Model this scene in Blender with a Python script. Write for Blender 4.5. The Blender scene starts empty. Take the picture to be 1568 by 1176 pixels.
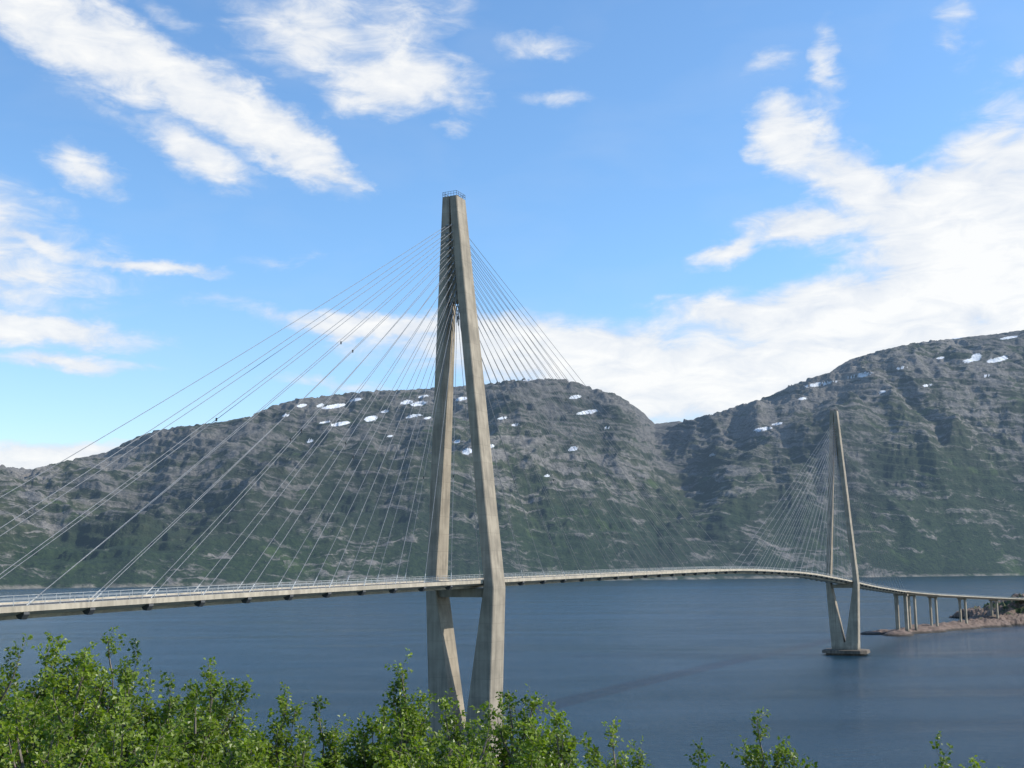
import bpy, math, random
import numpy as np
from mathutils import Vector, Matrix

S = bpy.context.scene
S.view_settings.view_transform = 'Standard'
S.view_settings.look = 'None'
S.view_settings.exposure = 0
S.view_settings.gamma = 1

# ------------------------------------------------------------------ camera model, image pixels to view directions
EYE = 47.9                       # eye height above the fjord
PITCH = math.radians(9.015)
ROLL = 0.007
F = 1790.0
CP, SP = math.cos(PITCH), math.sin(PITCH)

def pixel_slopes(u, v):
    """bearing slope x/y and elevation slope z/y of the view ray through image pixel (u, v)"""
    r = (u-784.0)/F; up = (588.0-v)/F
    r, up = r+ROLL*up, up-ROLL*r
    y = CP-up*SP; z = SP+up*CP
    return r/y, z/y

def azel(u, v):
    a, e = pixel_slopes(u, v)
    return math.atan(a), math.atan(e/math.sqrt(1+a*a))

# ------------------------------------------------------------------ helpers
def link(o, parent=None):
    S.collection.objects.link(o)
    if parent is not None:
        o.parent = parent
    return o

def mesh_obj(name, verts, faces, mats, parent=None, smooth=False, midx=None):
    me = bpy.data.meshes.new(name)
    me.from_pydata([tuple(v) for v in verts], [], faces)
    for m in mats: me.materials.append(m)
    if midx is not None:
        me.polygons.foreach_set('material_index', midx)
    if smooth:
        me.polygons.foreach_set('use_smooth', [True]*len(me.polygons))
    me.update()
    return link(bpy.data.objects.new(name, me), parent)

def quad_mesh(name, V, Q, mats, smooth=False, midx=None, parent=None):
    me = bpy.data.meshes.new(name)
    n = len(V); q = len(Q)
    me.vertices.add(n); me.vertices.foreach_set('co', np.asarray(V, dtype=np.float32).ravel())
    me.loops.add(q*4); me.loops.foreach_set('vertex_index', np.asarray(Q, dtype=np.int32).ravel())
    me.polygons.add(q)
    me.polygons.foreach_set('loop_start', np.arange(0, q*4, 4, dtype=np.int32))
    me.polygons.foreach_set('loop_total', np.full(q, 4, dtype=np.int32))
    for m in mats: me.materials.append(m)
    if midx is not None: me.polygons.foreach_set('material_index', np.asarray(midx, dtype=np.int32))
    me.polygons.foreach_set('use_smooth', np.full(q, smooth, dtype=bool))
    me.update(calc_edges=True); me.validate()
    return link(bpy.data.objects.new(name, me), parent)

class NT:
    def __init__(s, tree): s.t = tree; s.n = tree.nodes; s.l = tree.links
    def new(s, typ, **kw):
        nd = s.n.new(typ)
        for k, v in kw.items(): setattr(nd, k, v)
        return nd
    def lk(s, a, b): s.l.new(a, b)
    def put(s, sock, val):
        if hasattr(val, 'is_output'): s.lk(val, sock)
        else: sock.default_value = val
    def math(s, op, a, b=None, c=None, clamp=False):
        nd = s.new('ShaderNodeMath', operation=op, use_clamp=clamp)
        s.put(nd.inputs[0], a)
        if b is not None: s.put(nd.inputs[1], b)
        if c is not None: s.put(nd.inputs[2], c)
        return nd.outputs[0]
    def vmath(s, op, a, b=None):
        nd = s.new('ShaderNodeVectorMath', operation=op)
        s.put(nd.inputs[0], a)
        if b is not None: s.put(nd.inputs[1], b)
        return nd.outputs[1] if op in ('LENGTH', 'DOT_PRODUCT') else nd.outputs[0]
    def noise(s, vec, scale, detail=4, rough=0.5, dist=0.0):
        nd = s.new('ShaderNodeTexNoise')
        s.put(nd.inputs['Vector'], vec)
        nd.inputs['Scale'].default_value = scale; nd.inputs['Detail'].default_value = detail
        nd.inputs['Roughness'].default_value = rough; nd.inputs['Distortion'].default_value = dist
        return nd
    def mapping(s, vec, loc=(0,0,0), rot=(0,0,0), scale=(1,1,1), typ='POINT'):
        nd = s.new('ShaderNodeMapping', vector_type=typ)
        s.put(nd.inputs['Vector'], vec)
        nd.inputs['Location'].default_value = loc; nd.inputs['Rotation'].default_value = rot
        nd.inputs['Scale'].default_value = scale
        return nd.outputs[0]
    def rng(s, v, a, b, c=0.0, d=1.0, interp='LINEAR'):
        nd = s.new('ShaderNodeMapRange', interpolation_type=interp)
        s.put(nd.inputs[0], v)
        for i, x in zip((1,2,3,4), (a,b,c,d)): nd.inputs[i].default_value = x
        return nd.outputs[0]
    def mix(s, f, a, b, blend='MIX'):
        nd = s.new('ShaderNodeMix', data_type='RGBA', blend_type=blend)
        s.put(nd.inputs[0], f)
        for sock, val in ((nd.inputs[6], a), (nd.inputs[7], b)):
            if isinstance(val, tuple): sock.default_value = (*val, 1) if len(val) == 3 else val
            else: s.lk(val, sock)
        return nd.outputs[2]

def new_mat(name):
    m = bpy.data.materials.new(name); m.use_nodes = True
    nt = NT(m.node_tree)
    b = m.node_tree.nodes['Principled BSDF']
    out = m.node_tree.nodes['Material Output']
    return m, nt, b, out

# ------------------------------------------------------------------ camera
cam_d = bpy.data.cameras.new('camera'); cam = link(bpy.data.objects.new('camera', cam_d))
cam_d.sensor_width = 36; cam_d.lens = F/1568*36
cam_d.clip_start = 0.1; cam_d.clip_end = 90000
cam.location = (0, 0, EYE)
cam.rotation_euler = (Matrix.Rotation(math.pi/2+PITCH, 3, 'X') @ Matrix.Rotation(-ROLL, 3, 'Z')).to_euler()
S.camera = cam

# ------------------------------------------------------------------ sun + sky
SUN_AZ = math.radians(91)     # compass from +Y towards +X
SUN_EL = math.radians(41)
sd = bpy.data.lights.new('sun', 'SUN'); sun = link(bpy.data.objects.new('sun', sd))
sd.energy = 5.0; sd.angle = math.radians(0.5); sd.color = (1.0, 0.93, 0.82)
sv = Vector((math.sin(SUN_AZ)*math.cos(SUN_EL), math.cos(SUN_AZ)*math.cos(SUN_EL), math.sin(SUN_EL)))
sun.rotation_euler = sv.to_track_quat('Z', 'Y').to_euler(); sun.location = (60, 0, 120)

W = bpy.data.worlds.new('World'); S.world = W; W.use_nodes = True
w = NT(W.node_tree)
for nd in list(w.n): w.n.remove(nd)
wout = w.new('ShaderNodeOutputWorld'); bg = w.new('ShaderNodeBackground')
w.lk(bg.outputs[0], wout.inputs[0]); bg.inputs[1].default_value = 0.15
sky = w.new('ShaderNodeTexSky', sky_type='NISHITA')
sky.sun_disc = False; sky.sun_elevation = SUN_EL; sky.sun_rotation = SUN_AZ
sky.air_density = 1.0; sky.dust_density = 0.5; sky.ozone_density = 2.0
tc = w.new('ShaderNodeTexCoord')
sep = w.new('ShaderNodeSeparateXYZ'); w.lk(tc.outputs['Generated'], sep.inputs[0])
az = w.math('ARCTAN2', sep.outputs[0], sep.outputs[1])
el = w.math('ARCSINE', sep.outputs[2])
cmb = w.new('ShaderNodeCombineXYZ'); w.lk(az, cmb.inputs[0]); w.lk(el, cmb.inputs[1])
P0 = cmb.outputs[0]
n1 = w.noise(w.mapping(P0, scale=(7, 11, 1)), 1.0, 2, 0.5)
n2 = w.noise(w.mapping(P0, scale=(30, 46, 1)), 1.0, 4, 0.6)
wv1 = w.vmath('MULTIPLY', w.vmath('SUBTRACT', n1.outputs['Color'], (0.5,0.5,0.5)), (0.05, 0.028, 0))
wv2 = w.vmath('MULTIPLY', w.vmath('SUBTRACT', n2.outputs['Color'], (0.5,0.5,0.5)), (0.044, 0.024, 0))
P = w.vmath('ADD', w.vmath('ADD', P0, wv1), wv2)
# (u, v, half length, half width, tilt deg (down to the right +), strength)
clouds = [
 (80,42,190,34,22,1.1),(270,120,180,30,24,1.15),(420,195,120,30,31,1.1),(510,258,36,18,30,.85),
 (480,45,110,48,8,.8),(600,50,100,56,-10,.6),(600,125,105,34,-2,1.0),(700,150,40,24,20,.6),(230,15,120,20,20,.35),
 (315,238,80,26,20,.9),(130,262,52,22,18,.8),(150,165,120,16,25,.25),
 (830,65,65,18,-5,.48),(850,148,60,12,-5,.4),(695,195,28,10,0,.5),(548,282,22,8,0,.55),
 (55,372,110,15,5,.75),(230,402,110,11,3,.8),(40,412,100,15,2,.7),(60,500,130,20,4,1.0),(110,552,100,12,3,.8),(330,465,60,12,0,.4),(430,400,70,12,0,.3),
 (600,503,170,15,6,.95),(860,540,240,36,4,1.15),(1050,580,240,56,6,1.25),(500,588,80,10,5,.5),(60,706,110,17,-4,1.05),
 (1210,210,55,40,50,1.0),(1268,110,24,55,0,.5),(1310,285,95,36,38,1.0),(1180,95,40,26,0,.3),
 (1440,300,150,46,-8,1.15),(1490,225,80,34,-20,.8),(1545,235,70,34,-10,.9),(1250,348,75,20,8,.9),(1130,372,70,14,-14,.75),
 (1500,390,140,90,0,1.35),(1640,420,150,150,0,1.35),(1430,460,330,44,-3,1.3),(1150,472,120,20,2,.95),(1330,540,300,40,-2,1.2),(1160,530,160,26,4,.7),
 (1470,50,30,50,0,.36),(1565,105,30,14,0,.5),(1540,160,60,30,0,.35),
 # rest of the sky outside the photograph
 (-300,330,300,80,6,1.0),(2100,350,300,110,0,1.2),(1000,-420,350,70,-10,.8),
]
acc = None
for (u, v, L, Wd, ang, st) in clouds:
    a0, e0 = azel(u, v)
    m = w.mapping(P, loc=(a0, e0, 0), rot=(0, 0, -math.radians(ang)), scale=(L/F*1.25, Wd/F*1.4, 1), typ='TEXTURE')
    ln = w.vmath('LENGTH', m)
    val = w.rng(ln, 0.2, 1.4, st, 0.0, 'LINEAR')
    acc = val if acc is None else w.math('SMOOTH_MAX', acc, val, 0.10)
n3 = w.noise(w.mapping(P0, rot=(0,0,math.radians(14)), scale=(22, 58, 1)), 1.0, 7, 0.6, 0.5)
n4 = w.noise(w.mapping(P0, rot=(0,0,math.radians(10)), scale=(8, 19, 1)), 1.0, 4, 0.5, 0.3)
dn = w.math('ADD', w.math('MULTIPLY', w.math('SUBTRACT', n3.outputs['Fac'], 0.5), 0.95),
            w.math('MULTIPLY', w.math('SUBTRACT', n4.outputs['Fac'], 0.5), 0.5))
edge = w.rng(acc, 0.0, 0.25, 0, 1)
dens = w.math('ADD', acc, w.math('MULTIPLY', dn, edge))
cov = w.rng(dens, 0.10, 0.80, 0.0, 1.0, 'SMOOTHSTEP')
thin = w.rng(n4.outputs['Fac'], 0.47, 0.8, 0.0, 0.10)
cov = w.math('MAXIMUM', cov, thin)
shade = w.rng(w.math('ADD', dens, w.math('MULTIPLY', w.math('SUBTRACT', n3.outputs['Fac'], .5), 1.5)), 0.25, 1.3, 0, 1)
ccol = w.mix(shade, (4.8, 5.2, 5.85), (6.7, 6.7, 6.6))
low = w.rng(el, 0.02, 0.26, 1.0, 0.0)
tint = w.mix(low, (1.02, 1.32, 1.50), (1.26, 1.28, 1.34))
skyc = w.mix(1.0, sky.outputs[0], tint, 'MULTIPLY')
final = w.mix(w.math('MULTIPLY', cov, 0.95), skyc, ccol)
w.lk(final, bg.inputs[0])
W.cycles.sampling_method = 'MANUAL'; W.cycles.sample_map_resolution = 512

# ------------------------------------------------------------------ materials
def concrete(name, base, var=0.10, joints=True):
    m, n, b, o = new_mat(name)
    g = n.new('ShaderNodeNewGeometry'); pos = g.outputs['Position']
    a = n.noise(pos, 0.25, 6, .6).outputs['Fac']
    st = n.noise(n.mapping(pos, scale=(1.2, 1.2, 0.05)), 1.0, 4, .6).outputs['Fac']
    f = n.math('ADD', n.math('MULTIPLY', a, .5), n.math('MULTIPLY', st, .5))
    dark = tuple(c*(1-var*3.8) for c in base); lite = tuple(min(1, c*(1+var)) for c in base)
    col = n.mix(n.rng(f, .40, .60), dark, lite)
    if joints:
        sp = n.new('ShaderNodeSeparateXYZ'); n.lk(pos, sp.inputs[0])
        fr = n.math('FRACT', n.math('DIVIDE', sp.outputs[2], 4.0))
        j = n.math('LESS_THAN', fr, 0.035)
        col = n.mix(n.math('MULTIPLY', j, .35), col, tuple(c*.45 for c in base))
        lift = n.new('ShaderNodeTexWhiteNoise', noise_dimensions='1D')
        n.lk(n.math('FLOOR', n.math('DIVIDE', sp.outputs[2], 4.0)), lift.inputs['W'])
        col = n.mix(n.math('MULTIPLY', lift.outputs[0], .25), col, tuple(c*.6 for c in base))
        # tide mark and algae close to the water
        col = n.mix(n.rng(n.math('ADD', sp.outputs[2], n.math('MULTIPLY', a, 3)), 3.5, 6.0, .75, 0), col, (.05,.045,.03))
    n.lk(col, b.inputs['Base Color']); b.inputs['Roughness'].default_value = .85
    bp = n.new('ShaderNodeBump'); bp.inputs['Strength'].default_value = .25; bp.inputs['Distance'].default_value = .1
    n.lk(n.noise(pos, 1.5, 5, .6).outputs['Fac'], bp.inputs['Height']); n.lk(bp.outputs[0], b.inputs['Normal'])
    return m
CONC = concrete('concrete', (.335, .285, .215))
CONCD = concrete('deck_concrete', (.45, .39, .30), .08, False)
FOOT = concrete('footing_concrete', (.15, .12, .09), .15, False)

def plain(name, col, rough=.6, metal=0, nscale=2.0, var=.25):
    m, n, b, o = new_mat(name)
    g = n.new('ShaderNodeNewGeometry')
    f = n.noise(g.outputs['Position'], nscale, 4, .6).outputs['Fac']
    n.lk(n.mix(n.rng(f, .3, .7), tuple(c*(1-var) for c in col), tuple(c*(1+var) for c in col)), b.inputs['Base Color'])
    b.inputs['Roughness'].default_value = rough; b.inputs['Metallic'].default_value = metal
    return m
STEEL = plain('galvanised_steel', (.33, .34, .34), .5, .2)
CABLE = plain('cable_sheath', (.19, .20, .215), .55)
ASPH = plain('asphalt', (.05, .05, .05), .9)
PAINT = plain('road_paint', (.75, .75, .72), .7)
DARK = plain('dark_steel', (.06, .06, .06), .6)

# water
WAT, n, b, o = new_mat('fjord_water')
g = n.new('ShaderNodeNewGeometry'); pos = g.outputs['Position']
streak = n.noise(n.mapping(pos, rot=(0,0,.25), scale=(.0014, .010, 1)), 1.0, 5, .62, .9).outputs['Fac']
patch = n.noise(n.mapping(pos, scale=(.01, .03, 1)), 1.0, 4, .6, .5).outputs['Fac']
n.lk(n.mix(n.rng(streak, .35, .65), (.006, .030, .054), (.008, .038, .066)), b.inputs['Base Color'])
b.inputs['IOR'].default_value = 1.62
b.inputs['Specular Tint'].default_value = (.84, .97, 1.0, 1)
n.lk(n.rng(streak, .38, .62, .10, .24), b.inputs['Roughness'])
bp = n.new('ShaderNodeBump'); bp.inputs['Distance'].default_value = 1.6
n.lk(n.rng(n.math('ADD', n.math('MULTIPLY', streak, .6), n.math('MULTIPLY', patch, .4)), .40, .60, .45, 1.0), bp.inputs['Strength'])
h1 = n.noise(n.mapping(pos, rot=(0,0,.3), scale=(.16, .34, 1)), 1.0, 6, .62).outputs['Fac']
h2 = n.noise(n.mapping(pos, rot=(0,0,-.2), scale=(.9, 1.6, 1)), 1.0, 3, .6).outputs['Fac']
n.lk(n.math('ADD', h1, n.math('MULTIPLY', h2, .22)), bp.inputs['Height'])
n.lk(bp.outputs[0], b.inputs['Normal'])

# ------------------------------------------------------------------ numpy noise
rs = np.random.RandomState(7)
PERM = np.concatenate([rs.permutation(256)]*3)
ANG = rs.rand(256)*2*np.pi
def perlin(x, y):
    xi = np.floor(x).astype(int); yi = np.floor(y).astype(int)
    xf = x-xi; yf = y-yi; xi &= 255; yi &= 255
    def gr(ix, iy, dx, dy):
        h = PERM[PERM[ix & 255]+(iy & 255)]; return np.cos(ANG[h])*dx+np.sin(ANG[h])*dy
    u = xf**3*(xf*(xf*6-15)+10); v = yf**3*(yf*(yf*6-15)+10)
    a = gr(xi, yi, xf, yf); b_ = gr(xi+1, yi, xf-1, yf)
    c = gr(xi, yi+1, xf, yf-1); d = gr(xi+1, yi+1, xf-1, yf-1)
    return (a*(1-u)+b_*u)*(1-v)+(c*(1-u)+d*u)*v
def fbm(x, y, oct=5, gain=.5, ridged=False):
    s = 0; amp = 1; tot = 0
    for i in range(oct):
        p = perlin(x+17.3*i, y-9.1*i)
        s = s+amp*((1-2*np.abs(p)*1.4) if ridged else p*1.5); tot += amp; amp *= gain; x = x*2.03; y = y*2.03
    return s/tot
def grid_quads(nr, nc):
    i = np.arange((nr-1)*(nc-1)); r = i//(nc-1); c = i % (nc-1); a = r*nc+c
    return np.stack([a, a+1, a+nc+1, a+nc], 1)
def sstep(a, b_, x):
    t = np.clip((x-a)/(b_-a), 0, 1); return t*t*(3-2*t)

# ------------------------------------------------------------------ mountains
sil = [(-900,690),(-500,700),(-250,690),(-80,705),(0,713),(45,719),(100,706),(165,692),(200,673),(235,660),(270,654),(340,646),(385,637),(410,624),(450,612),(500,606),(560,599),(620,597),(665,594),
 (740,589),(775,583),(800,581),(850,580),(880,584),(905,594),(945,604),(965,617),(985,632),(1002,649),(1030,646),(1060,642),(1110,628),(1150,615),(1180,606),(1215,588),
 (1270,570),(1300,551),(1350,536),(1400,525),(1470,517),(1520,512),(1568,505),(1650,492),(1800,500),(2000,540),(2400,600),(3000,640)]
sa = np.array([pixel_slopes(u, v) for u, v in sil])
A = np.concatenate([np.linspace(-1.3, -.56, 130, endpoint=False), np.linspace(-.56, .56, 1250, endpoint=False), np.linspace(.56, 1.3, 130)])
Tt = np.interp(A, sa[:,0], sa[:,1])
ys = np.interp(A, [-1.3,-.44,0,.2,.44,1.3], [2900,3500,4700,5300,6100,6500])
yr = ys+np.interp(A, [-1.3,-.44,-.1,.1,.13,.44,1.3], [1700,2000,2500,2600,2700,3000,3000])
tt = np.concatenate([np.linspace(-.06, 1.12, 400), np.linspace(1.14, 1.9, 16)])
T2, A2 = np.meshgrid(tt, A, indexing='ij')
Y = ys[None]+T2*(yr-ys)[None]
Y = Y+120*fbm(A2*14, T2*1.5, 4)*np.clip(1-T2, 0, 1)   # wavy shoreline
X = A2*Y
tc_ = np.clip(T2, 0, 1)
H0 = (Tt*yr+EYE)[None]
gprof = .25*tc_+.75*np.sin(np.pi/2*tc_**1.05)
gprof = np.where(T2 > 1, 1-.9*(T2-1)**1.5, gprof)
wx = X+260*fbm(X/900, Y/900, 3); wy = Y+260*fbm(X/900+9, Y/900, 3)
big = fbm(wx/1100, wy/1500, 3, ridged=True)
med = fbm(wx/380, wy/520, 5, .5, ridged=True)
fin = fbm(X/70, Y/90, 5, .55)
env = sstep(0, .3, T2)*(1-.72*sstep(.72, 1.0, T2))
hh = H0*gprof+env*(200*(big-.35)+90*(med-.3))+sstep(0, .08, T2)*(1-.5*sstep(.9,1,T2))*14*fin
ac = .118+.05*(1-T2)
hh *= 1-.30*np.exp(-((A2-ac)/.022)**2)*np.sin(np.pi*tc_)
ac = -.33+.06*(1-T2)
hh *= 1-.18*np.exp(-((A2-ac)/.03)**2)*np.sin(np.pi*tc_)
# rock ledges (dipping strata)
stp = 52.0
q = (hh+.05*X+60*fbm(X/700, Y/700, 4)+12*fin)/stp
fr = q-np.floor(q)
ter = sstep(.6, 1.0, fr)
amt = np.clip(.5+.9*fbm(X/420+3, Y/420, 3), 0.05, 1)*sstep(.03, .2, T2)*(1-.5*sstep(.9, 1, T2))
hh = hh+amt*stp*.8*(ter-fr)
q2 = (hh-.04*X+30*fbm(X/260+5, Y/260, 4))/19.0; f2 = q2-np.floor(q2)
hh = hh+amt*19*.6*(sstep(.4,1,f2)-f2)
ang = (hh-EYE)/Y
cur = ang.max(0); idx = ang.argmax(0)
Ystar = Y[idx, np.arange(len(A))]; hstar = hh[idx, np.arange(len(A))]
sc = (Tt*Ystar+EYE)/hstar
k = np.ones(9)/9; sc = np.convolve(np.pad(sc, 4, mode='edge'), k, 'valid')
hh = hh*sc[None]
hh = np.where(T2 < 0, T2*400, hh*sstep(-.001, .02, T2)+.5)
hh = np.where(T2 > 1.6, hh*(1-(T2-1.6)/.3), hh)
# late snow patches
snow = np.zeros_like(hh)
E2 = (hh-EYE)/Y
spots = [(512,622,16,2.5),(490,621,6,2),(462,621,7,2),(568,641,9,3.5),(521,649,13,2.5),(498,646,8,1.6),(642,618,11,2.8),(622,616,9,2.5),(633,637,12,2),(655,640,5,1.6),(648,607,9,1.5),(706,611,8,2.5),(880,608,9,2.5),(900,631,15,2.5),
 (716,691,7,4),(752,683,5,2.5),(877,687,7,3),(812,581,10,1.6),(1256,588,22,2.5),(1320,574,14,3),(1306,577,10,1.6),(1381,563,8,2),(1168,657,12,2.3),(1495,547,7,5),(1484,552,9,2.2),(1526,551,13,3),(1538,548,5,3),(1545,517,14,1.5),(1466,517,9,1.5),(475,676,5,1.5),(597,668,4,1.5),(1190,649,8,1.5),(840,728,6,1.6),(790,650,6,2),(1090,697,5,1.6),(700,676,5,2),
 (545,612,8,1.8),(438,636,6,1.6),(590,630,6,1.6),(930,655,6,1.6),(770,640,7,1.6),(1420,590,7,1.6),(1350,600,6,1.6),(1230,610,7,1.6),(1510,575,6,1.6),(1440,548,6,1.6)]
for (u, v, L, Wd) in spots:
    a0, e0 = pixel_slopes(u, v)
    d = np.sqrt(((A2-a0)/(L/F*1.2))**2+((E2-e0-.15*(A2-a0))/(Wd/F*1.25))**2)
    snow = np.maximum(snow, np.clip(1.5-d, 0, 1))
snow *= (T2 < 1.03)
V = np.stack([X, Y, hh], -1).reshape(-1, 3)

MTN, n, b, o = new_mat('mountain_rock_and_heath')
g = n.new('ShaderNodeNewGeometry'); pos = g.outputs['Position']
sp = n.new('ShaderNodeSeparateXYZ'); n.lk(pos, sp.inputs[0])
at = n.new('ShaderNodeAttribute', attribute_name='rel')
at2 = n.new('ShaderNodeAttribute', attribute_name='snow')
big_ = n.noise(pos, .0022, 5, .6, .5).outputs['Fac']
huge = n.noise(pos, .0009, 4, .5, .3).outputs['Fac']
med_ = n.noise(pos, .016, 6, .66, .4).outputs['Fac']
fin_ = n.noise(pos, .06, 5, .7).outputs['Fac']
warp = n.noise(pos, .0018, 5, .6).outputs['Fac']
zz = n.math('ADD', n.math('ADD', sp.outputs[2], n.math('MULTIPLY', sp.outputs[0], .06)), n.math('MULTIPLY', warp, 300))
cs = n.new('ShaderNodeCombineXYZ'); n.lk(n.math('MULTIPLY', sp.outputs[0], .0030), cs.inputs[0]); n.lk(n.math('MULTIPLY', sp.outputs[1], .002), cs.inputs[1]); n.lk(n.math('MULTIPLY', zz, .040), cs.inputs[2])
strata = n.noise(cs.outputs[0], 1.0, 6, .72, .3).outputs['Fac']
hr = n.rng(at.outputs['Fac'], .15, 1.0, -.30, .62)
rk = n.math('ADD', n.math('ADD', hr, n.math('MULTIPLY', n.math('SUBTRACT', strata, .5), 4.2)), n.math('MULTIPLY', n.math('SUBTRACT', big_, .5), 2.4))
rk = n.math('ADD', rk, n.math('MULTIPLY', n.math('SUBTRACT', med_, .5), 2.0))
rk = n.rng(rk, -.10, .60, 0, 1, 'SMOOTHSTEP')
rock = n.mix(n.rng(fin_, .3, .7), (.090, .086, .080), (.285, .260, .228))
heath = n.mix(n.rng(med_, .35, .68), (.022, .033, .017), (.068, .074, .034))
forest = n.mix(n.rng(fin_, .35, .65), (.011, .024, .012), (.032, .052, .019))
grass = (.070, .105, .030)
lowf = n.rng(n.math('ADD', at.outputs['Fac'], n.math('MULTIPLY', n.math('SUBTRACT', big_, .5), .9)), .12, .48, 1, 0)
veg = n.mix(lowf, heath, forest)
veg = n.mix(n.rng(n.noise(pos, .0045, 5, .6, .8).outputs['Fac'], .58, .70, 0, .65), veg, grass)
col = n.mix(rk, veg, rock)
col = n.mix(n.rng(huge, .40, .58, .35, 0), col, (.018, .024, .024))  # broad dark patches painted into the colour in place of cloud shadows
# bare rock washed by the sea along the shore
col = n.mix(n.math('MULTIPLY', n.rng(n.math('ADD', sp.outputs[2], n.math('MULTIPLY', fin_, 20)), 14, 24, 1, 0), n.rng(med_, .42, .55, 0, .8)), col, (.24, .215, .18))
sm = n.math('ADD', at2.outputs['Fac'], n.math('MULTIPLY', n.math('SUBTRACT', fin_, .5), 1.1))
smk = n.rng(sm, .47, .60)
col = n.mix(smk, col, (.74, .76, .79))
n.lk(col, b.inputs['Base Color']); b.inputs['Roughness'].default_value = .95
b.inputs['Specular IOR Level'].default_value = .15
bp = n.new('ShaderNodeBump'); bp.inputs['Strength'].default_value = .9; bp.inputs['Distance'].default_value = 19
n.lk(n.math('ADD', n.math('ADD', n.math('MULTIPLY', med_, .9), n.math('MULTIPLY', fin_, .4)), n.math('MULTIPLY', strata, 1.0)), bp.inputs['Height'])
n.lk(bp.outputs[0], b.inputs['Normal'])
# aerial haze painted in as blue emission, stronger on ground farther across the fjord
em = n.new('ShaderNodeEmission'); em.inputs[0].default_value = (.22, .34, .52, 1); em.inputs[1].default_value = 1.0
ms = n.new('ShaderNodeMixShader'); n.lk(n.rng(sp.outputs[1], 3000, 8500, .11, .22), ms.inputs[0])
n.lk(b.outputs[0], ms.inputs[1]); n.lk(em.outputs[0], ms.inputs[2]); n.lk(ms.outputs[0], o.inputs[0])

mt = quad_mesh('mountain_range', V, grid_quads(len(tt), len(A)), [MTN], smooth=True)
for nm, arr in (('snow', snow), ('rel', np.clip(hh/np.maximum(H0, 1), 0, 1.2))):
    at_ = mt.data.attributes.new(nm, 'FLOAT', 'POINT'); at_.data.foreach_set('value', arr.astype(np.float32).ravel())

# ------------------------------------------------------------------ water sheet
mesh_obj('fjord_water', [(-45000,-3000,0),(45000,-3000,0),(45000,60000,0),(-45000,60000,0)], [(0,1,2,3)], [WAT])

# ------------------------------------------------------------------ bridge geometry
P1 = np.array([-10.9, 269.8]); P2 = np.array([184.2, 663.5])
SPAN = float(np.linalg.norm(P2-P1)); D = (P2-P1)/SPAN; Nn = np.array([D[1], -D[0]])
zs_s = [-330,-260,-127,-60,0,110,218,330,440,500,650]
zs_z = [40.0,41.2,43.5,44.7,45.4,46.6,47.5,45.4,40.1,36.6,29.9]
def smooth_z(s):
    return float(np.mean(np.interp(np.linspace(s-35, s+35, 15), zs_s, zs_z)))
path = []
for s in np.arange(-300, 651, 6.25):
    p = P1+D*s; path.append((p[0], p[1], smooth_z(s)))
ctrl = [P1+D*600, P1+D*650, np.array([315,893]), np.array([351,930]), np.array([391,968]), np.array([437,1010]), np.array([505,1068]), np.array([590,1125]), np.array([680,1180])]
cz = [0, path[-1][2], 27.0, 24.8, 22.4, 20.0, 18.5, 17.5, 17]
for i in range(1, len(ctrl)-2):
    p0, p1, p2, p3 = ctrl[i-1], ctrl[i], ctrl[i+1], ctrl[i+2]
    for t in np.linspace(0, 1, 9)[1:]:
        p = .5*((2*p1)+(-p0+p2)*t+(2*p0-5*p1+4*p2-p3)*t*t+(-p0+3*p1-3*p2+p3)*t**3)
        path.append((p[0], p[1], cz[i]+(cz[i+1]-cz[i])*t))
path = np.array(path)
tan = np.gradient(path[:, :2], axis=0); tan /= np.linalg.norm(tan, axis=1)[:, None]
nor = np.stack([tan[:, 1], -tan[:, 0]], 1)
cum = np.concatenate([[0], np.cumsum(np.linalg.norm(np.diff(path[:, :2], axis=0), axis=1))])

bridge = bpy.data.objects.new('cable_stayed_bridge', None); link(bridge)

def sweep(name, sec, mats, closed=True):
    """sec: list of (offset across, dz)"""
    m = len(sec); Vv = []; Ff = []
    for i in range(len(path)):
        for (a, dz) in sec:
            Vv.append((path[i,0]+nor[i,0]*a, path[i,1]+nor[i,1]*a, path[i,2]+dz))
    for i in range(len(path)-1):
        for j in range(m if closed else m-1):
            j2 = (j+1) % m
            Ff.append((i*m+j, i*m+j2, (i+1)*m+j2, (i+1)*m+j))
    if closed:
        Ff.append(tuple(range(m))); Ff.append(tuple((len(path)-1)*m+j for j in reversed(range(m))))
    return mesh_obj(name, Vv, Ff, mats, bridge)
sweep('deck', [(-6.0,.26),(-5.6,.26),(-5.55,0),(5.55,0),(5.6,.26),(6.0,.26),(6.0,-.48),(4.6,-.95),(2.6,-1.1),(2.3,-1.6),(-2.3,-1.6),(-2.6,-1.1),(-4.6,-.95),(-6.0,-.48)][::-1], [CONCD])
sweep('carriageway', [(-4.6,.006),(4.6,.006)], [ASPH], False)
for sx, nm in ((-4.2,'edge_line_a'),(4.05,'edge_line_b'),(-.07,'centre_line')):
    sweep(nm, [(sx,.012),(sx+.15,.012)], [PAINT], False)
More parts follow.
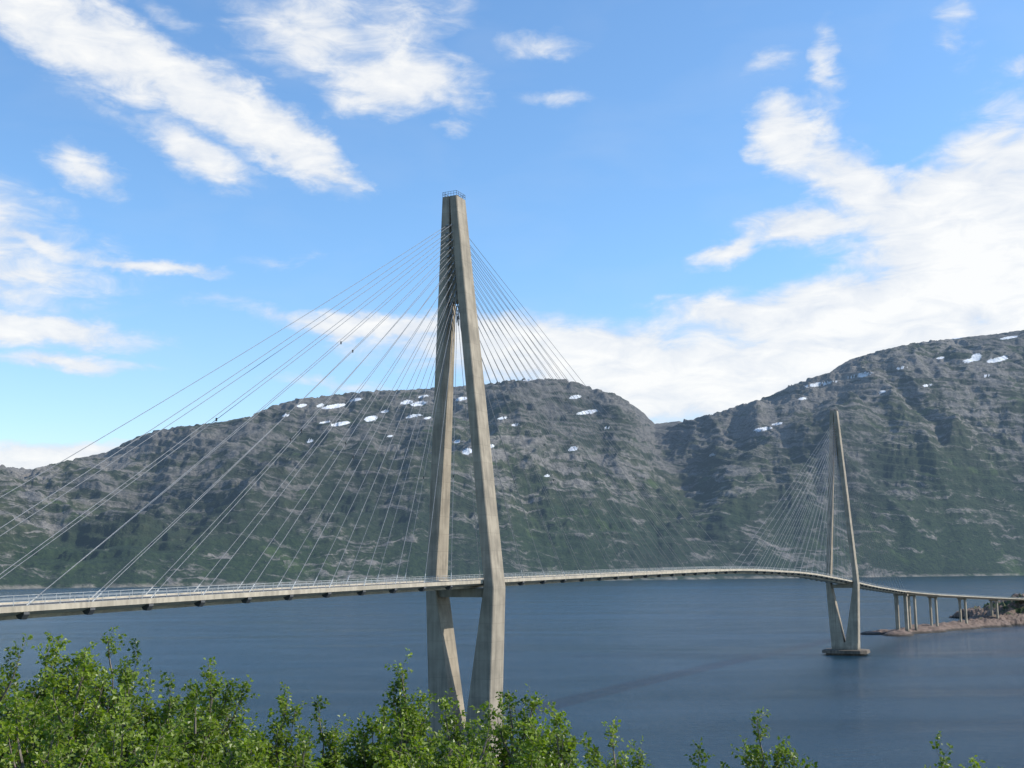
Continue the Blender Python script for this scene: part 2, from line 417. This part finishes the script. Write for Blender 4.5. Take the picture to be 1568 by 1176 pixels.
# railings
rv = []; rf = []
def addbox(c, ax, ay, az, hx, hy, hz, V_=None, F_=None):
    V_ = rv if V_ is None else V_; F_ = rf if F_ is None else F_
    b0 = len(V_)
    for sx in (-1,1):
        for sy in (-1,1):
            for sz in (-1,1):
                V_.append(tuple(np.array(c)+np.array(ax)*hx*sx+np.array(ay)*hy*sy+np.array(az)*hz*sz))
    for f in ((0,1,3,2),(4,6,7,5),(0,4,5,1),(2,3,7,6),(0,2,6,4),(1,5,7,3)): F_.append(tuple(b0+i for i in f))
for s in np.arange(0, cum[-1], 2.5):
    x = np.interp(s, cum, path[:,0]); y = np.interp(s, cum, path[:,1]); z = np.interp(s, cum, path[:,2])
    tx = np.interp(s, cum, tan[:,0]); ty = np.interp(s, cum, tan[:,1])
    for sg in (-5.8, 5.8):
        addbox((x+ty*sg, y-tx*sg, z+.26+.45), (tx,ty,0), (ty,-tx,0), (0,0,1), .035, .035, .45)
mesh_obj('railing_posts', rv, rf, [STEEL], bridge)
for k_, sg in enumerate((-5.8, 5.8)):
    for j, hgt in enumerate((.54, .82, 1.16)):
        r_ = .022 if j < 2 else .042
        sweep(f'rail_{k_}_{j}', [(sg-r_,hgt-r_),(sg-r_,hgt+r_),(sg+r_,hgt+r_),(sg+r_,hgt-r_)], [STEEL])

def W3(P, n_, d_, z):
    p = P+Nn*n_+D*d_; return (p[0], p[1], z)
def loft(P, secs, V_, F_, ch=.18):
    """secs: (z, n_lo, n_hi, half_d)"""
    b0 = len(V_)
    for (z, a0, a1, hb) in secs:
        for (a, d_) in ((a0+ch,-hb),(a1-ch,-hb),(a1,-hb+ch),(a1,hb-ch),(a1-ch,hb),(a0+ch,hb),(a0,hb-ch),(a0,-hb+ch)):
            V_.append(W3(P, a, d_, z))
    m = 8
    for i in range(len(secs)-1):
        for j in range(m):
            j2 = (j+1) % m; F_.append((b0+i*m+j, b0+i*m+j2, b0+(i+1)*m+j2, b0+(i+1)*m+j))
    F_.append(tuple(b0+j for j in reversed(range(m)))); F_.append(tuple(b0+(len(secs)-1)*m+j for j in range(m)))

TOP = 136.2
def lean_at(z, kz, lean): return -lean*max(0.0, (z-kz)/(TOP-kz))
def pylon(P, zd, tag, lean):
    V_ = []; F_ = []
    kz = zd-1.6; top = TOP
    for sg in (-1, 1):
        secs = []
        def sec(z, i_, o_, hb):
            c = lean_at(z, kz, lean); secs.append((z, c+min(sg*i_, sg*o_), c+max(sg*i_, sg*o_), hb))
        sec(6.2, .4, 7.35, 3.3); sec(8.0, .6, 7.4, 3.28); sec(kz, 6.1, 8.75, 3.0)
        sec(kz+2.0, 6.2, 8.6, 2.95)
        f = lambda z: .85+6.55*(top-z)/(top-(kz+2.0))
        for z in np.linspace(kz+2.0, top, 12)[1:]:
            t = (z-kz-2)/(top-kz-2)
            hw = 1.2-.12*t; hb = 2.95-.6*t
            i_ = f(z)-hw
            sec(z, max(i_, .004), f(z)+hw, hb)
        loft(P, secs, V_, F_)
    # web between the two legs near the top, set back from the faces
    f = lambda z: .85+6.55*(top-z)/(top-(kz+2.0))
    secs = []
    for z in (110.5, 116, 120, 128, top-.3):
        w_ = max(f(z)-.7, .5); c = lean_at(z, kz, lean); secs.append((z, c-w_, c+w_, 1.3))
    loft(P, secs, V_, F_, .02)
    # solid foot
    loft(P, [(2.8,-7.2,7.2,3.6),(6.8,-7.3,7.3,3.42)], V_, F_, .3)
    mesh_obj('pylon_'+tag, V_, F_, [CONC], bridge)
    V_ = []; F_ = []
    loft(P, [(kz-2.0,-7.2,7.2,2.0),(kz-.05,-7.2,7.2,2.0)], V_, F_, .1)
    mesh_obj('crossbeam_'+tag, V_, F_, [CONC], bridge)
    V_ = []; F_ = []
    loft(P, [(-3,-10.4,10.4,6.4),(1.0,-10.4,10.4,6.4)], V_, F_, 2.5)
    loft(P, [(1.004,-12.2,12.2,8.2),(2.6,-12.0,12.0,8.0),(2.9,-11.4,11.4,7.4)], V_, F_, 3.0)
    mesh_obj('pylon_footing_'+tag, V_, F_, [FOOT], bridge)
    # guard rail on top
    V_ = []; F_ = []; c = -lean
    hn, hd = 1.9, 2.15
    for a in np.linspace(-hn, hn, 6):
        for d_ in (-hd, hd):
            addbox(W3(P, c+a, d_, top+.6), (Nn[0],Nn[1],0), (D[0],D[1],0), (0,0,1), .03,.03,.6, V_, F_)
    for d_ in np.linspace(-hd, hd, 5)[1:-1]:
        for a in (-hn, hn):
            addbox(W3(P, c+a, d_, top+.6), (Nn[0],Nn[1],0), (D[0],D[1],0), (0,0,1), .03,.03,.6, V_, F_)
    for zz_ in (.65, 1.2):
        for d_ in (-hd, hd): addbox(W3(P, c, d_, top+zz_), (Nn[0],Nn[1],0), (D[0],D[1],0), (0,0,1), hn,.03,.03, V_, F_)
        for a in (-hn, hn): addbox(W3(P, c+a, 0, top+zz_), (Nn[0],Nn[1],0), (D[0],D[1],0), (0,0,1), .03,hd,.03, V_, F_)
    addbox(W3(P, c+.5, .5, top+.45), (Nn[0],Nn[1],0), (D[0],D[1],0), (0,0,1), .4,.4,.45, V_, F_)
    mesh_obj('pylon_top_guardrail_'+tag, V_, F_, [DARK], bridge)
LEAN1, LEAN2 = 3.1, 0.0
pylon(P1, smooth_z(0), 'a', LEAN1); pylon(P2, smooth_z(SPAN), 'b', LEAN2)

# stay cables
cv = []; cf = []; bv = []; bf = []; dv = []; df = []; av = []; af = []
def tube(pts, r, V_, F_, m=5, r1=None):
    pts = [Vector(p) for p in pts]; b0 = len(V_)
    r1 = r if r1 is None else r1; L = len(pts)
    for i, p in enumerate(pts):
        t = (pts[min(i+1, L-1)]-pts[max(i-1, 0)]).normalized()
        x = t.cross(Vector((.31,.17,.93))).normalized(); y = t.cross(x)
        rr = r+(r1-r)*i/(L-1)
        for k_ in range(m):
            a = 2*math.pi*k_/m; V_.append(tuple(p+x*(math.cos(a)*rr)+y*(math.sin(a)*rr)))
    for i in range(L-1):
        for k_ in range(m):
            k2 = (k_+1) % m; F_.append((b0+i*m+k_, b0+i*m+k2, b0+(i+1)*m+k2, b0+(i+1)*m+k_))
rnd = random.Random(3)
def stays(P, s0, anchors, sgn_d, lean):
    nA = len(anchors)
    for i, sa_ in enumerate(anchors):
        za = 107.5+(129.8-107.5)*i/(nA-1)
        c = lean_at(za, 44, lean)
        for sg in (-1, 1):
            q0 = Vector(W3(P, c+sg*.55, sgn_d*1.2, za))
            s = s0+sa_*sgn_d
            pd = P1+D*s+Nn*sg*5.8
            zd = smooth_z(s)+.26
            q1 = Vector((pd[0], pd[1], zd))
            L = (q1-q0).length; pts = []
            for t in np.linspace(0, 1, 9):
                p = q0.lerp(q1, t); p.z -= L*.006*4*t*(1-t); pts.append(p)
            tube(pts, .055, cv, cf)
            tube([q0, q0.lerp(pts[1], 18/L)], .15, av, af, 6)
            tube([q1, q1.lerp(pts[-2], 16/L)], .10, av, af, 6)
            if rnd.random() < .35:
                k_ = rnd.choice([3,4,5]); addbox(pts[k_], (1,0,0),(0,1,0),(0,0,1), .13,.13,.28, dv, df)
            # anchor bracket below the deck edge
            b0 = len(bv)
            for dn_ in (-.45, .45):
                for (a, dz) in ((5.95,-.482),(6.0,-.85),(5.5,-1.5),(4.9,-1.4),(4.5,-.97)):
                    pp = P1+D*(s+dn_)+Nn*sg*a; bv.append((pp[0], pp[1], smooth_z(s)+dz))
            bf.append(tuple(b0+j for j in range(5))); bf.append(tuple(b0+9-j for j in range(5)))
            for j in range(5): bf.append((b0+j, b0+(j+1)%5, b0+5+(j+1)%5, b0+5+j))
left = [17+11.1*i for i in range(13)]
mid = [18+12.4*i for i in range(16)]
stays(P1, 0, left, -1, LEAN1); stays(P1, 0, mid, 1, LEAN1)
stays(P2, SPAN, mid, -1, LEAN2); stays(P2, SPAN, [18+12.5*i for i in range(15)], 1, LEAN2)
mesh_obj('stay_cables', cv, cf, [CABLE], bridge, True)
mesh_obj('cable_guide_pipes', av, af, [STEEL], bridge, True)
mesh_obj('cable_dampers', dv, df, [DARK], bridge)
mesh_obj('cable_anchor_brackets', bv, bf, [DARK], bridge)

# approach piers
pv = []; pf = []
def pier(s_index_xy, z, tn, big_=False, z0=-2):
    x, y = s_index_xy; tx, ty = tn; nx, ny = ty, -tx
    def bx(a, ha, hd, zlo, zhi):
        addbox((x+nx*a, y+ny*a, (zlo+zhi)/2), (nx,ny,0), (tx,ty,0), (0,0,1), ha, hd, (zhi-zlo)/2, pv, pf)
    if big_:
        bx(-3.2, 1.1, 1.6, z0, z-2.9); bx(3.2, 1.1, 1.6, z0, z-2.9); bx(0, 5.0, 1.7, z-2.9+.004, z-1.603)
    else:
        bx(-2.2, .7, .9, z0, z-2.65); bx(2.2, .7, .9, z0, z-2.65); bx(0, 3.7, 1.0, z-2.65+.004, z-1.603)
def path_at_xy(x0):
    i = int(np.argmin(np.abs(path[:,0]-x0))); return (path[i,0], path[i,1]), path[i,2], tan[i]
for x0, bg_ in ((279,True),(292,False),(315,False),(351,False),(391,False),(437,False),(480,False)):
    xy, z, tn = path_at_xy(x0); pier(xy, z, tn, bg_)
for s in (-175,-210,-245):
    p = P1+D*s; pier((p[0],p[1]), smooth_z(s), D, s == -175)
mesh_obj('approach_piers', pv, pf, [CONC], bridge)

# ------------------------------------------------------------------ rocky islet under the approach viaduct
ROCK, n, b, o = new_mat('shore_rock')
g = n.new('ShaderNodeNewGeometry'); pos = g.outputs['Position']
sp = n.new('ShaderNodeSeparateXYZ'); n.lk(pos, sp.inputs[0])
f1 = n.noise(pos, .12, 6, .65).outputs['Fac']; f2_ = n.noise(pos, .5, 6, .7).outputs['Fac']
rc = n.mix(n.rng(f2_, .3, .7), (.05, .036, .03), (.23, .16, .125))
rc = n.mix(n.rng(n.math('ADD', f1, n.rng(sp.outputs[2], 1.5, 12, -.20, .02)), .50, .56), rc, (.045, .065, .022))
rc = n.mix(n.rng(n.math('ADD', sp.outputs[2], n.math('MULTIPLY', f2_, 1.5)), 1.6, 2.6, 1, 0), rc, (.03, .024, .018))
n.lk(rc, b.inputs['Base Color']); b.inputs['Roughness'].default_value = .9
ix = np.linspace(200, 800, 300); iy = np.linspace(780, 1400, 300)
IX, IY = np.meshgrid(ix, iy)
pl = path[(path[:,0] > 268)]
plx = np.concatenate([[258, 268], pl[:,0], [760]]); ply = np.concatenate([[858, 862], pl[:,1]+8, [1260]])
dm = np.full(IX.shape, 1e9); al = np.zeros(IX.shape)
for i in range(0, len(plx)):
    dd = np.hypot(IX-plx[i], IY-ply[i]); m_ = dd < dm; dm[m_] = dd[m_]; al[m_] = plx[i]
half = np.interp(al, [258,290,350,400,440,500,600,760], [9,15,15,20,45,95,150,170])
hgt = np.interp(al, [258,290,350,400,435,500,600,760], [2.6,4.2,5.0,8.5,18,19.0,19,16])
nzs = fbm(IX/38, IY/38, 5)
rr = dm/(half*(1+.7*nzs))
IZ = np.where(rr < 1, hgt*(1-np.clip(rr,0,1)**2.2)**.8*(1+.8*fbm(IX/14+4, IY/14, 5, .6)), -(rr-1)*6)-.1
quad_mesh('rocky_islet', np.stack([IX, IY, np.maximum(IZ, -6)], -1).reshape(-1,3), grid_quads(300, 300), [ROCK], smooth=False)

# ------------------------------------------------------------------ near hillside (one ground sheet under the trees)
GR, n, b, o = new_mat('hillside_grass')
g = n.new('ShaderNodeNewGeometry'); pos = g.outputs['Position']
f1 = n.noise(pos, .5, 6, .65).outputs['Fac']; f2_ = n.noise(pos, 6, 5, .7).outputs['Fac']
n.lk(n.mix(n.rng(f2_, .3, .7), n.mix(n.rng(f1, .4, .6), (.03,.05,.015), (.06,.07,.025)), (.05,.085,.02)), b.inputs['Base Color'])
b.inputs['Roughness'].default_value = .95
def ground_z(x, y):
    x = np.asarray(x, float); y = np.asarray(y, float)
    z = 46.2-.385*np.clip(y, -10, 1e9)-.012*np.abs(y)
    z = z+17*np.exp(-(((x+150)/45)**2+((y-20)/45)**2))+1.2*fbm(x/14, y/14, 4)*np.clip(np.abs(y)/8, 0, 1)
    return np.maximum(z, -8)
gx = np.linspace(-420, 420, 240); gy = np.linspace(-120, 190, 170)
GX, GY = np.meshgrid(gx, gy)
GZ = ground_z(GX, GY)
quad_mesh('hillside_ground', np.stack([GX, GY, GZ], -1).reshape(-1,3), grid_quads(170, 240), [GR], smooth=True)

# ------------------------------------------------------------------ birch trees
LEAF, n, b, o = new_mat('birch_leaves')
at = n.new('ShaderNodeAttribute', attribute_name='tone')
c1 = n.mix(at.outputs['Fac'], (.032, .072, .008), (.245, .320, .026))
n.lk(c1, b.inputs['Base Color']); b.inputs['Roughness'].default_value = .42
b.inputs['Specular IOR Level'].default_value = .45
tr = n.new('ShaderNodeBsdfTranslucent'); n.lk(n.mix(1.0, c1, (1.45, 1.6, .5), 'MULTIPLY'), tr.inputs[0])
ms = n.new('ShaderNodeMixShader'); ms.inputs[0].default_value = .38
n.lk(b.outputs[0], ms.inputs[1]); n.lk(tr.outputs[0], ms.inputs[2]); n.lk(ms.outputs[0], o.inputs[0])
BARK = plain('birch_bark', (.16, .13, .10), .8, 0, 9, .5)

def birch(x, y, top, rad, seed, dens=1.0, depth=4.2):
    rg = np.random.RandomState(seed)
    zg = float(ground_z(x, y)); V_ = []; F_ = []
    H = top-zg
    lean = rg.normal(0, .15, 2)
    trunk = [(x+lean[0]*t*t*2+.06*math.sin(t*9+seed), y+lean[1]*t*t*2, zg-.3+t*(H-.35)) for t in np.linspace(0, 1, 9)]
    off = np.array(trunk[-1][:2])-np.array([x, y])
    trunk = [(p[0]-off[0], p[1]-off[1], p[2]) for p in trunk]
    tube(trunk, .10, V_, F_, 6, .010)
    tz = np.array([p[2] for p in trunk]); txx = np.array([p[0] for p in trunk]); tyy = np.array([p[1] for p in trunk])
    LP = []; LD = []; LT = []
    # a rounded crown made of several sub-crowns of unequal height
    nsub = rg.randint(3, 6)
    sub = [(0.0, 0.0, 0.0)]
    for j in range(nsub):
        ph = rg.rand()*2*np.pi; rr_ = rad*rg.uniform(.4, .85)
        sub.append((rr_*math.cos(ph), rr_*math.sin(ph), rg.uniform(.12, .7)))
    nl = int(112*dens)
    for i in range(nl):
        sx, sy, sdz = sub[i % len(sub)]
        h = (depth-sdz)*((i+.5)/nl)**.9*rg.uniform(.75, 1.25)
        phi = rg.rand()*2*np.pi
        R = rad*.62*min(1, .16+math.sqrt(h/.85))
        r = R*rg.rand()**.5
        tip = np.array([x+sx+r*math.cos(phi), y+sy+r*math.sin(phi), top-sdz-h+rg.normal(0,.06)])
        rt = math.hypot(tip[0]-x, tip[1]-y)
        z0 = max(tip[2]-(.5+.8*rt), zg+.6)
        st = np.array([np.interp(z0, tz, txx), np.interp(z0, tz, tyy), z0])
        ctrlp = st*.4+tip*.6; ctrlp[2] -= .10*rt+.05; ctrlp[:2] += (tip[:2]-st[:2])*.25
        pts = [(1-t)**2*st+2*t*(1-t)*ctrlp+t*t*tip for t in np.linspace(0, 1, 6)]
        tube(pts, .020, V_, F_, 4, .004)
        L = np.linalg.norm(tip-st)
        ntw = int(6+L*3.0)
        lt = rg.rand()
        for k_ in range(ntw+1):
            t = 1.0 if k_ == ntw else rg.uniform(.35, 1)
            p0 = (1-t)**2*st+2*t*(1-t)*ctrlp+t*t*tip
            tg = (tip-ctrlp); tg /= (np.linalg.norm(tg)+1e-6)
            dr = tg*.45+rg.normal(0, .65, 3)+np.array([0,0,.35]); dr /= np.linalg.norm(dr)
            ln = rg.uniform(.14, .36)
            p1 = p0+dr*ln+np.array([0,0,.02])
            tube([p0, (p0+p1)/2+rg.normal(0,.01,3), p1], .004, V_, F_, 3, .002)
            nlv = int(8+ln*26)
            ts = rg.rand(nlv)**.8
            base = p0[None]+(p1-p0)[None]*ts[:,None]
            od = rg.normal(0, 1, (nlv, 3)); od[:,2] = od[:,2]*.7-.1; od /= np.linalg.norm(od, axis=1)[:,None]
            LP.append(base+od*.03); LD.append(od*.9+dr[None]*.35); LT.append(np.full(nlv, lt))
    nb = len(F_)
    LP = np.concatenate(LP); LD = np.concatenate(LD); LD /= np.linalg.norm(LD, axis=1)[:,None]; LT = np.concatenate(LT)
    m_ = len(LP)
    up = rg.normal(0, .5, (m_,3)); up[:,2] += .7; up[:,0] += .5; up[:,1] -= .25
    sd_ = np.cross(LD, up); sd_ /= (np.linalg.norm(sd_, axis=1)[:,None]+1e-6)
    nr_ = np.cross(sd_, LD)
    ln = rg.uniform(.046, .088, m_)[:,None]; wd = ln*rg.uniform(.34, .46, m_)[:,None]
    a = LP; c = LP+LD*ln-nr_*ln*.12
    mp = LP+LD*ln*.45
    l_ = mp+sd_*wd+nr_*wd*.35; r_ = mp-sd_*wd+nr_*wd*.35
    LV = np.stack([a, l_, c, r_], 1).reshape(-1, 3)
    cl = .5+1.1*fbm(LP[:,0]*1.7+seed, LP[:,2]*1.7+LP[:,1], 3)
    tone = np.clip(cl*.5+.35*LT+.3*rg.rand(m_)-.05, 0, 1)
    V0 = np.array(V_)
    Q = np.concatenate([np.array(F_), np.arange(m_*4).reshape(-1,4)+len(V0)])
    mi = np.concatenate([np.zeros(nb), np.ones(m_)]).astype(int)
    ob = quad_mesh('birch_tree', np.concatenate([V0, LV]), Q, [BARK, LEAF], midx=mi)
    at_ = ob.data.attributes.new('tone', 'FLOAT', 'POINT')
    at_.data.foreach_set('value', np.concatenate([np.zeros(len(V0)), np.repeat(tone, 4)]).astype(np.float32))
    return m_
trees = [(8,992,19,1.2,1),(72,980,20,1.1,1),(175,980,21,1.1,1),(118,1010,17.5,1.2,1),(252,1050,20,1.1,1),(325,1016,22,.9,1),(300,1080,17,1.1,1),(375,1115,19,.7,.9),
 (428,1070,22,.75,.8),(496,1086,23,.4,.5),(465,1138,18,.7,.8),(578,1085,20,.7,.9),(622,1032,22,.7,1),(690,1082,20,.9,1),(785,1062,21,.95,1),(855,1095,20,.8,.9),(735,1106,17.5,1.1,1),
 (605,1118,17,.9,1),(942,1116,22,.6,.55),(898,1142,19,.7,.7),(1165,1094,21,.6,.55),(1060,1160,20,.6,.6),(1452,1150,20,.75,.7),(1500,1163,22,.6,.6),(40,1080,14.5,1.2,1),(190,1085,15,1.2,1),(800,1130,16,1.0,1),(-60,985,20,1.3,1)]
tot = 0
for i, (u, v, y, r, dn_) in enumerate(trees):
    a, e = pixel_slopes(u, v)
    tot += birch(a*y, y, EYE+e*y, r, 11+i, dn_, 3.9 if y > 16 else 3.0)
print('leaves', tot)
